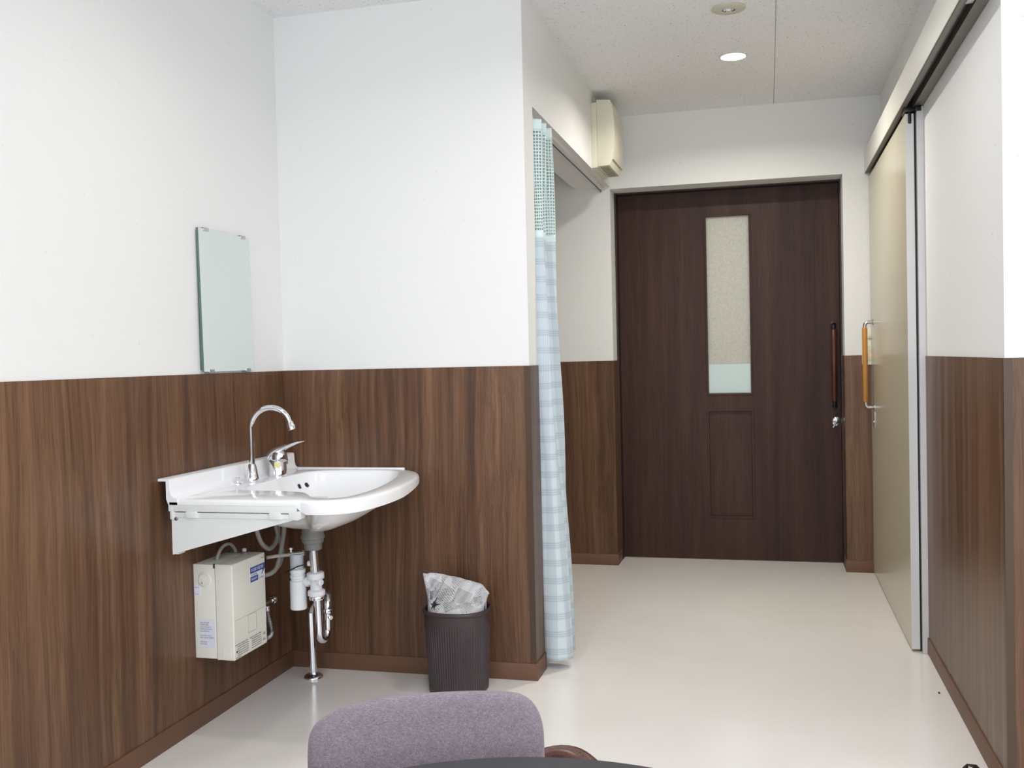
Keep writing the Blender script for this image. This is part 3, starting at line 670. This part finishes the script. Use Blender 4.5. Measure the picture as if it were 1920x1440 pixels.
rp = thing('relief_pipe', 'thin horizontal pipe with chrome elbow from heater to hopper', 'pipe', (.15, -.36, .49))
bm = bmesh.new(); bm_tube(bm, [(.118, -.385, .486), (.150, -.372, .490), (.188, -.358, .492)], .006, 12); obj('pipe', bm, 'hose', rp, True)
bm = bmesh.new(); bm_tube(bm, [(.186, -.359, .494), (.236, -.350, .499)], .0072, 14); bm_lathe(bm, [(.005, 0), (.005, .010), (.009, .012), (.009, .018), (.004, .020)], (.192, -.357, .498), (0, 0, 1), 14); bm_lathe(bm, [(.010, 0), (.010, .008)], (.232, -.351, .4985), (1, .1, 0), 16); obj('elbow', bm, 'chrome', rp, True)
def hose(name, label, pts, r, m='hose', cat='hose', group='grey hoses under the basin'):
    bm = bmesh.new(); bm_tube(bm, smooth_path(pts, 7), r, 12); return tag(obj(name, bm, m, smooth=True), label, cat, group)
hose('water_hose', 'grey hose hanging in a U loop right under the basin', [(.10, -.413, .612), (.10, -.411, .577), (.10, -.385, .535), (.10, -.348, .510), (.10, -.325, .505), (.10, -.292, .515), (.10, -.270, .545), (.10, -.264, .612)], .0078)
hose('water_hose', 'grey hose dropping in front and curling behind the heater top', [(.125, -.27, .600), (.125, -.275, .55), (.125, -.295, .50), (.122, -.315, .455), (.118, -.335, .432), (.105, -.365, .424), (.08, -.40, .428)], .0078)
hose('water_hose', 'grey hose bowed to the right before curling behind the heater', [(.10, -.288, .585), (.10, -.270, .54), (.10, -.248, .500), (.10, -.243, .472), (.10, -.255, .446), (.10, -.290, .428), (.095, -.350, .420), (.08, -.40, .420)], .0072)

# ------------------------------------------------------------------ water heater
ht = thing('water_heater', 'ivory box water heater with blue sticker mounted low under the basin', 'water heater', (.0, -.54, .22))
HY0, HY1 = -.640, -.436
box('rear_case', (.0035, HY0+.002, .222), (.078, HY1-.002, .514), 'beige', ht, bev=.003)
bm = bmesh.new(); bm_box(bm, (.0785, HY0, .219), (.139, HY1, .5155), .004, 3); obj('front_cover', bm, 'beige', ht, True)
box('top_slot', (.075, HY0-.0008, .5035), (.0785, HY0+.004, .5165), 'inkdark', ht)
bm = bmesh.new(); bm_lathe(bm, [(.0235, 0), (.0235, .002), (.020, .0035), (.020, .002), (.0185, .002), (.0175, .006), (.004, .007)], (.043, HY0+.002, .467), (0, -1, 0), 36); obj('dial', bm, 'beige', ht, True)
box('dial_mark', (.036, HY0-.0058, .456), (.039, HY0-.0050, .460), 'ink', ht)
box('side_label', (.020, HY0+.0006, .256), (.074, HY0+.0022, .345), 'paperwhite', ht)
box('side_label', (.006, HY0+.0006, .414), (.027, HY0+.0022, .450), 'paperwhite', ht)
bm = bmesh.new(); bm_box(bm, (.100, HY0-.0012, .228), (.128, HY0+.001, .256), .0008); obj('knockout', bm, 'beige', ht)
XF = .139
box('front_sticker', (XF-.0002, -.534, .436), (XF+.0006, -.440, .484), 'paperwhite', ht)
bm = B(((XF+.0005, -.533, .464), (XF+.0009, -.4405, .4835)), ((XF+.0005, -.533, .4365), (XF+.0009, -.484, .4535))); obj('blue_band', bm, 'blue', ht)
bm = bmesh.new()
def glyphs(bm, plane, a0, a1, z0, z1, fill=.78, gap=.18):
    """rows of small strokes standing for print too fine to read"""
    h = z1-z0; w = h*.60; a = a0
    while a+w <= a1:
        for k in range(6):
            if random.random() < fill:
                if k % 2: lo, hi = (a+w*random.uniform(.0, .3), z0+h*(.06+.15*k)), (a+w*random.uniform(.6, .95), z0+h*(.15+.15*k))
                else: x = a+w*random.uniform(.05, .8); q_ = random.uniform(.0, .5); lo, hi = (x, z0+h*q_), (x+w*.14, z0+h*min(1, q_+random.uniform(.3, .6)))
                plane(bm, lo, hi)
        a += w*(1+gap)
def px(x, t=.0004): return lambda bm, lo, hi: bm_box(bm, (x, lo[0], lo[1]), (x+t, hi[0], hi[1]))
def py(y, t=.0004): return lambda bm, lo, hi: bm_box(bm, (lo[0], y-t, lo[1]), (hi[0], y, hi[1]))
glyphs(bm, px(XF+.0009), -.529, -.445, .4675, .4800, .95); glyphs(bm, px(XF+.0009), -.529, -.488, .4405, .4495, .95)
o = obj('sticker_lettering', bm, 'paperwhite', ht); o['kind'] = 'stuff'
bm = bmesh.new()
glyphs(bm, px(XF+.0006), -.529, -.490, .4560, .4610, .8); 
bm_prism(bm, [(-.462, .452), (-.452, .464), (-.449, .461), (-.459, .449)], XF+.0005, XF+.0009, 0); bm_prism(bm, [(-.455, .464), (-.444, .464), (-.4495, .456)], XF+.0005, XF+.0010, 0)
glyphs(bm, px(XF+.0006), -.476, -.446, .4375, .4425, .8)
for y0, y1 in ((-.634, -.555), (-.548, -.470)):
    for r in range(6): glyphs(bm, px(XF+.0002), y0+(0.012 if r else 0), y1, .262-.0068*r, .2665-.0068*r, .85)
glyphs(bm, px(XF+.0002), -.464, -.444, .232, .244, .9); glyphs(bm, px(XF+.0002), -.464, -.444, .250, .262, .9)
glyphs(bm, px(XF+.0002), -.634, -.60, .2225, .2265, .9)
glyphs(bm, px(XF+.0002), -.462, -.444, .4995, .5025, .9)
for r in range(11):
    if r not in (5, 8): glyphs(bm, py(HY0+.0006), .023, .023+random.uniform(.02, .048), .331-.0066*r, .3355-.0066*r, .8)
glyphs(bm, py(HY0+.0006), .008, .024, .440, .445, .7); glyphs(bm, py(HY0+.0006), .008, .022, .420, .423, .7)
o = obj('small_print', bm, 'ink', ht); o['kind'] = 'stuff'
bm = bmesh.new(); bm_lathe(bm, [(.0035, 0), (.0035, .0008)], (XF, -.626, .243), (1, 0, 0), 14); obj('warning_mark', bm, 'inkdark', ht)
# lower door of the cover: raised line and recessed square
box('lower_flap', (XF-.0005, HY0+.003, .224), (XF+.00015, HY1-.003, .340), 'beige', ht)
bm = B(((XF, -.556, .283), (XF+.0012, -.5535, .338)), ((XF, -.5075, .283), (XF+.002, -.504, .338)), ((XF, -.556, .2815), (XF+.0014, -.504, .284)), ((XF, -.556, .337), (XF+.0008, -.504, .339))); obj('recess_frame', bm, 'lampring', ht)
box('flap_line', (XF, HY0+.004, .3395), (XF+.0006, HY1-.004, .3408), 'lampring', ht)
bm = bmesh.new(); bm_tube(bm, smooth_path([(.045, -.568, .514), (.045, -.560, .530), (.045, -.540, .546), (.045, -.512, .552), (.045, -.485, .547), (.045, -.462, .530), (.045, -.455, .514)], 6), .0055, 12); obj('flex_lead', bm, 'hose', ht, True)
bm = bmesh.new(); bm_box(bm, (.044, -.497, .542), (.048, -.492, .566), .001); obj('cable_tie', bm, 'black', ht)
box('top_bracket', (.02, -.474, .5141), (.075, -.448, .5175), 'greyabs', ht)
bm = bmesh.new(); bm_lathe(bm, [(.006, 0), (.007, .003), (.007, .010), (.004, .012)], (.070, -.443, .516), (0, 0, 1), 14); obj('top_nipple', bm, 'whitepvc', ht, True)
# stop valve with ribbed hose
vl = thing('stop_valve', 'chrome angle valve with ribbed hose on the wall right of the heater', 'valve', (.004, -.235, .31))
bm = bmesh.new(); bm_lathe(bm, [(.020, 0), (.019, .004), (.010, .006), (.010, .040)], (.0035, -.255, .300), (1, 0, 0), 20); bm_tube(bm, [(.046, -.285, .303), (.046, -.228, .303)], .0095, 16); obj('body', bm, 'chrome', vl, True)
bm = bmesh.new(); bm_lathe(bm, [(.010, 0), (.015, .003), (.017, .010), (.015, .017), (.009, .020)], (.046, -.232, .303), (.3, .9, .1), 9); obj('handwheel', bm, 'chrome', vl, True)
bm = bmesh.new(); bm_lathe(bm, [(.009, 0), (.011, .004), (.011, .014), (.008, .018)], (.050, -.268, .276), (0, 0, 1), 16); obj('union_nut', bm, 'chrome', vl, True)
bm = bmesh.new(); P_ = smooth_path([(.050, -.268, .280), (.052, -.265, .255), (.056, -.260, .225), (.058, -.258, .205), (.060, -.266, .194), (.060, -.285, .190), (.060, -.32, .194), (.058, -.40, .205), (.055, -.45, .219)], 16)
bm_tube(bm, P_, lambda t: .0078+.0012*math.sin(t*len(P_)*1.55), 12); obj('ribbed_hose', bm, 'braid', vl, True)

# ------------------------------------------------------------------ waste bin and newspaper liner
wb_ = thing('waste_bin', 'dark brown ribbed plastic waste bin lined with newspaper against the wall panel', 'bin', (.708, -.118, 0))
BX, BY = .692, -.128
bm = bmesh.new(); NS = 288; HB = .286
def brad(t): return .099+.0125*t
def bsec(th, r): # softly squared oval
    c, s_ = math.cos(th), math.sin(th); n_ = 2.5
    k = (abs(c)**n_+abs(s_*1.06)**n_)**(-1/n_); return Vector((BX+r*k*c, BY+r*k*s_*1.0, 0))
prof = [(.004, 0.0), (.012, .0), (.02, 1), (.80, 1), (.88, 0), (.955, 0)]
rings = []
zs = [0.0, .004, .012, .020] + [.02+.21*k/6 for k in range(1, 7)] + [.238, .250, .265, .273]
for z in zs:
    t = z/HB; rib = 1 if .012 < z < .236 else 0
    rings.append([bm.verts.new(bsec(2*PI*i/NS, brad(t) - (.003 if z < .004 else 0) - rib*(.0018 if i % 4 < 2 else 0)) + Vector((0, 0, z))) for i in range(NS)])
for a, b in zip(rings, rings[1:]):
    for i in range(NS): bm.faces.new((a[i], a[(i+1) % NS], b[(i+1) % NS], b[i]))
inner = [[bm.verts.new(bsec(2*PI*i/NS, brad(z/HB)-.005) + Vector((0, 0, z))) for i in range(NS)] for z in (.273, .012)]
for i in range(NS):
    bm.faces.new((rings[-1][i], rings[-1][(i+1) % NS], inner[0][(i+1) % NS], inner[0][i])); bm.faces.new((inner[0][i], inner[0][(i+1) % NS], inner[1][(i+1) % NS], inner[1][i]))
bm.faces.new(rings[0][::-1]); bm.faces.new(inner[1])
obj('ribbed_body', bm, 'binplastic', wb_, True, 25)
bm = bmesh.new(); NQ = 96; rr_ = []
for dr_, z in ((-.004, .270), (.001, .269), (.0038, .272), (.0046, .277), (.0028, .282), (-.001, .284), (-.0045, .281), (-.005, .272)):
    rr_.append([bm.verts.new(bsec(2*PI*i/NQ, brad(1)+dr_)+Vector((0, 0, z))) for i in range(NQ)])
for a, b in zip(rr_, rr_[1:]+rr_[:1]):
    for i in range(NQ): bm.faces.new((a[i], a[(i+1) % NQ], b[(i+1) % NQ], b[i]))
obj('rolled_rim', bm, 'binplastic', wb_, True, 70)
# newspaper: folded sheet lining the back and left of the bin, tall point at the left
nw = thing('newspaper', 'crumpled printed newspaper sheet standing up out of the waste bin', 'newspaper', (BX, BY, .05))
bm = bmesh.new(); uvl = bm.loops.layers.uv.new('UVMap')
NI, NJ = 44, 32; g_ = []
RB = .099
for i in range(NI+1):
    u = i/NI
    thf = math.radians(186+168*u); thb = math.radians(174-168*u)          # front and back of the mouth, left to right
    fi = bsec(thf, RB-.006); fr = bsec(thf, RB-.001); bk = bsec(thb, RB-.001); bi = bsec(thb, RB-.006)
    ztop = .386-.040*u if u < .88 else .351-.024*((u-.88)/.12)
    if u < .05: ztop -= .004
    t = Vector((BX-.124+.231*u+.004*math.sin(u*9), BY+.012+.030*math.sin(PI*u), ztop))
    f1 = Vector((fi.x, fi.y, .10)); f2 = Vector((fr.x, fr.y, .268)); b2 = Vector((bk.x, bk.y, .30)); b1 = Vector((bi.x, bi.y, .10))
    m_ = f2.lerp(t, .45)+Vector((0, -.012*math.sin(PI*u), .006))
    path = smooth_path([f1, f2, m_, t, t+Vector((0, .010, -.004)), b2, b1], 6)
    row = []
    for j in range(NJ+1):
        k = j/NJ*(len(path)-1); a0 = int(min(k, len(path)-2)); q = path[a0].lerp(path[a0+1], k-a0)
        if q.z > .285:
            cr = .0035*math.sin(u*21+j*.55)+.0025*math.sin(u*43-j*.9)+.0045*abs(math.sin(u*6.5+j*.21))
            q = q+Vector((.3*cr, -cr, .4*cr))
        row.append(bm.verts.new(q))
    g_.append(row)
for i in range(NI):
    for j in range(NJ):
        f = bm.faces.new((g_[i][j], g_[i+1][j], g_[i+1][j+1], g_[i][j+1]))
        for l, (a, b) in zip(f.loops, ((i, j), (i+1, j), (i+1, j+1), (i, j+1))): l[uvl].uv = (a/NI*.30, .40*b/NJ)
o = obj('sheet', bm, 'news', nw, True, 25); solid(o, .0010)
# picture printed on the sheet: dark starburst and a grey fan, laid 0.6 mm proud of the paper
def on_sheet(u, v_):
    a = u*NI; b = v_*NJ; i = int(a); j = int(b); fa, fb = a-i, b-j; V = lambda jj, ii: vv[ii*(NJ+1)+jj]
    p = V(j, i)*(1-fa)*(1-fb)+V(j, i+1)*fa*(1-fb)+V(j+1, i)*(1-fa)*fb+V(j+1, i+1)*fa*fb
    return p+Vector((-.05, -.9, .4))*.0024
vv = [x.co.copy() for x in o.data.vertices]   # sheet vertices, column by column
bm = bmesh.new(); cu_, cv_ = .27, .245
for k in range(11):
    a = 2*PI*k/11+.2; L_ = .065 if k % 2 else .11
    tri = [(cu_+.018*math.cos(a+1.4), cv_+.014*math.sin(a+1.4)), (cu_+.018*math.cos(a-1.4), cv_+.014*math.sin(a-1.4)), (cu_+L_*math.cos(a), cv_+L_*.85*math.sin(a))]
    bm.faces.new([bm.verts.new(on_sheet(*q)) for q in tri])
o2 = obj('starburst_print', bm, 'inkdark', nw); solid(o2, .0004)
bm = bmesh.new(); bm.faces.new([bm.verts.new(on_sheet(*q)) for q in ((.13, .36), (.19, .37), (.22, .30), (.16, .29))]); o2 = obj('grey_print', bm, 'greysticker', nw); solid(o2, .0004)

# text columns printed on the sheet: short dashes in slanted blocks
bm = bmesh.new()
for (u0, v0, wu, nl, ang_) in ((.10, .47, .16, 6, -.35), (.30, .44, .20, 12, -.30), (.56, .42, .20, 11, -.25), (.40, .28, .16, 9, .35), (.60, .27, .15, 9, .40), (.78, .36, .12, 12, .25), (.14, .42, .10, 4, -.5)):
    for r in range(nl):
        x = 0.0
        while x < wu:
            L_ = random.uniform(.010, .028)
            def uv_(a, b):
                A, B_ = a*.235, b*.39; c_, s_ = math.cos(ang_), math.sin(ang_)
                return (u0+(A*c_-B_*s_)/.235, v0+(A*s_+B_*c_)/.39)
            b0 = -r*.0105; q = [uv_(x, b0), uv_(x+L_, b0), uv_(x+L_, b0-.0034), uv_(x, b0-.0034)]
            x += L_+.005
            if all(.03 < a < .97 and .175 < b < .49 for a, b in q) and not (abs(q[0][0]-cu_) < .11 and abs(q[0][1]-cv_) < .05):
                bm.faces.new([bm.verts.new(on_sheet(a, b)-Vector((0, -.0009, .0004))) for a, b in q])
o2 = obj("text_print", bm, "greyabs", nw); o2['kind'] = 'stuff'; solid(o2, .0003)

# ------------------------------------------------------------------ chair
ch = thing('armchair', 'mauve fabric low-back chair with dark wooden arms behind the round table', 'chair', (1.335, -2.30, 0))
# local frame of the chair: t to its left-right, n towards its back
CA = math.radians(16); CT = Vector((math.cos(CA), math.sin(CA), 0)); CN = Vector((-math.sin(CA), math.cos(CA), 0)); CC = Vector((1.325, -2.15, 0))
def cl(t, n, z): return CC+CT*t+CN*n+Vector((0, 0, z))
outl = [(-.171, .57), (-.172, .61), (-.172, .636), (-.169, .658), (-.157, .674), (-.130, .686), (-.089, .6935), (-.035, .698), (.03, .700), (.080, .6995), (.105, .695), (.120, .680), (.127, .658), (.128, .63), (.127, .57), (.122, .52), (.10, .495), (.04, .487), (-.08, .487), (-.14, .495), (-.166, .52)]
oc_ = [(p.x, p.y) for p in smooth_path([(a, b, 0) for a, b in outl+[outl[0]]], 4)[:-1]]
ocx, ocz = -.022, .60
bm = bmesh.new(); NO = len(oc_)
def cring(k, off): 
    out = []
    for (t, z) in oc_:
        tt = ocx+(t-ocx)*k; zz = ocz+(z-ocz)*k
        n_ = off - .30*(tt-ocx)**2*2 + .10*(zz-.60)
        out.append(bm.verts.new(cl(tt, n_, zz)))
    return out
rs = [cring(.02, -.021), cring(.4, -.021), cring(.7, -.020), cring(.88, -.0175), cring(.95, -.0135), cring(.985, -.008), cring(1.0, 0), cring(.985, .008), cring(.95, .0135), cring(.88, .0175), cring(.6, .020), cring(.02, .020)]
for a_, b_ in zip(rs, rs[1:]):
    for i in range(NO): bm.faces.new((a_[i], a_[(i+1) % NO], b_[(i+1) % NO], b_[i]))
bm.faces.new(rs[0]); bm.faces.new(rs[-1][::-1])
obj('backrest', bm, 'fabric', ch, True, 80)
def turned_box(name, lo, hi, m, bev):
    bm = bmesh.new(); bm_box(bm, lo, hi, bev, 3)
    for v_ in bm.verts: v_.co = cl(v_.co.x, v_.co.y, v_.co.z)
    return obj(name, bm, m, ch, True)
turned_box('seat', (-.215, -.46, .405), (.170, -.045, .462), 'fabric', .020)
turned_box('seat_rail', (-.205, -.45, .383), (.160, -.05, .4045), 'darkwood', .004)
turned_box('back_support', (-.060, .022, .40), (.015, .036, .60), 'darkwood', .004)
for sx in (-1, 1):
    c0 = -.022
    pts = smooth_path([cl(c0+sx*.060, .045, .574), cl(c0+sx*.120, .052, .583), cl(c0+sx*.175, .053, .594-.004*(sx < 0)), cl(c0+sx*.205, .020, .592-.008*(sx < 0)), cl(c0+sx*.222, -.06, .588), cl(c0+sx*.228, -.20, .580), cl(c0+sx*.225, -.33, .572)], 6) if sx > 0 else smooth_path([cl(c0-.060, .045, .575), cl(c0-.120, .046, .565), cl(c0-.155, .035, .550), cl(c0-.185, .000, .540), cl(c0-.205, -.07, .540), cl(c0-.215, -.20, .545), cl(c0-.215, -.33, .55)], 6)
    bm = bmesh.new(); n = len(pts); rg = []
    for i, p in enumerate(pts):
        t = i/(n-1); w = .010+.010*math.sin(PI*min(1, t*1.2)); h = .010+.004*math.sin(PI*t)
        T = (pts[min(i+1, n-1)]-pts[max(i-1, 0)]).normalized(); Sd = T.cross(Vector((0, 0, 1))).normalized(); U_ = Sd.cross(T)
        rg.append([bm.verts.new(p+Sd*w*math.cos(2*PI*k/14)+U_*h*math.sin(2*PI*k/14)) for k in range(14)])
    for a_, b_ in zip(rg, rg[1:]):
        for k in range(14): bm.faces.new((a_[k], b_[k], b_[(k+1) % 14], a_[(k+1) % 14]))
    bm.faces.new(rg[0]); bm.faces.new(rg[-1]); obj('armrest', bm, 'darkwood', ch, True, 60)
    zf = .565 if sx > 0 else .54
    for nn, top in ((-.30, zf), (.035, .575 if sx > 0 else .545)):
        bm = bmesh.new(); tt = c0+sx*(.226 if nn < 0 else .150)*(1 if sx > 0 else .95)
        bm_tube(bm, smooth_path([cl(c0+sx*(.235 if nn < 0 else .175), nn-(.02 if nn < 0 else -.05), 0), cl(c0+sx*.20, nn, .30), cl(tt, nn, top)], 6), lambda t: .012+.005*t, 12); obj('leg', bm, 'darkwood', ch, True)
# ------------------------------------------------------------------ round table
TX, TY, TZ, TR = 1.521, -2.563, .660, .348
tb = thing('round_table', 'round charcoal-topped pedestal table in the foreground', 'table', (TX, TY, 0))
bm = bmesh.new(); bm_lathe(bm, [(TR-.012, -.026), (TR-.002, -.018), (TR, -.010), (TR-.001, -.003), (TR-.004, 0)], (TX, TY, TZ), (0, 0, 1), 128); obj('table_top', bm, 'tabletop', tb, True, 60)
bm = bmesh.new(); bm_lathe(bm, [(.10, -.034), (.10, -.027), (.030, -.034), (.030, -.60)][::-1], (TX, TY, TZ), (0, 0, 1), 32); obj('column', bm, 'black', tb, True)
bm = bmesh.new(); bm_lathe(bm, [(.21, 0), (.21, .010), (.18, .018), (.06, .035), (.030, .070)], (TX, TY, 0), (0, 0, 1), 64); obj('foot_plate', bm, 'black', tb, True)

# ------------------------------------------------------------------ small things on the floor
cs = thing('black_cap', 'glossy black plastic cap on the floor at the bottom right by the baseboard', 'cap', (2.243, -.575, 0))
bm = bmesh.new(); bm_prism(bm, [(2.208, 0), (2.214, .022), (2.224, .032), (2.248, .032), (2.258, .022), (2.266, 0)], -.585, -.545, 1, .003); obj('shell', bm, 'black', cs, True, 30)
bm = bmesh.new(); bm_lathe(bm, [(.007, 0), (.007, .003), (.004, .004)], (2.230, -.572, .032), (0, 0, 1), 16); obj('stud', bm, 'chrome', cs, True)
bm = bmesh.new(); bm_box(bm, (2.256, .105, .0003), (2.262, .118, .003), .001); tag(obj('crumb', bm, 'inkdark'), 'tiny dark crumb on the floor near the right baseboard', 'crumb')
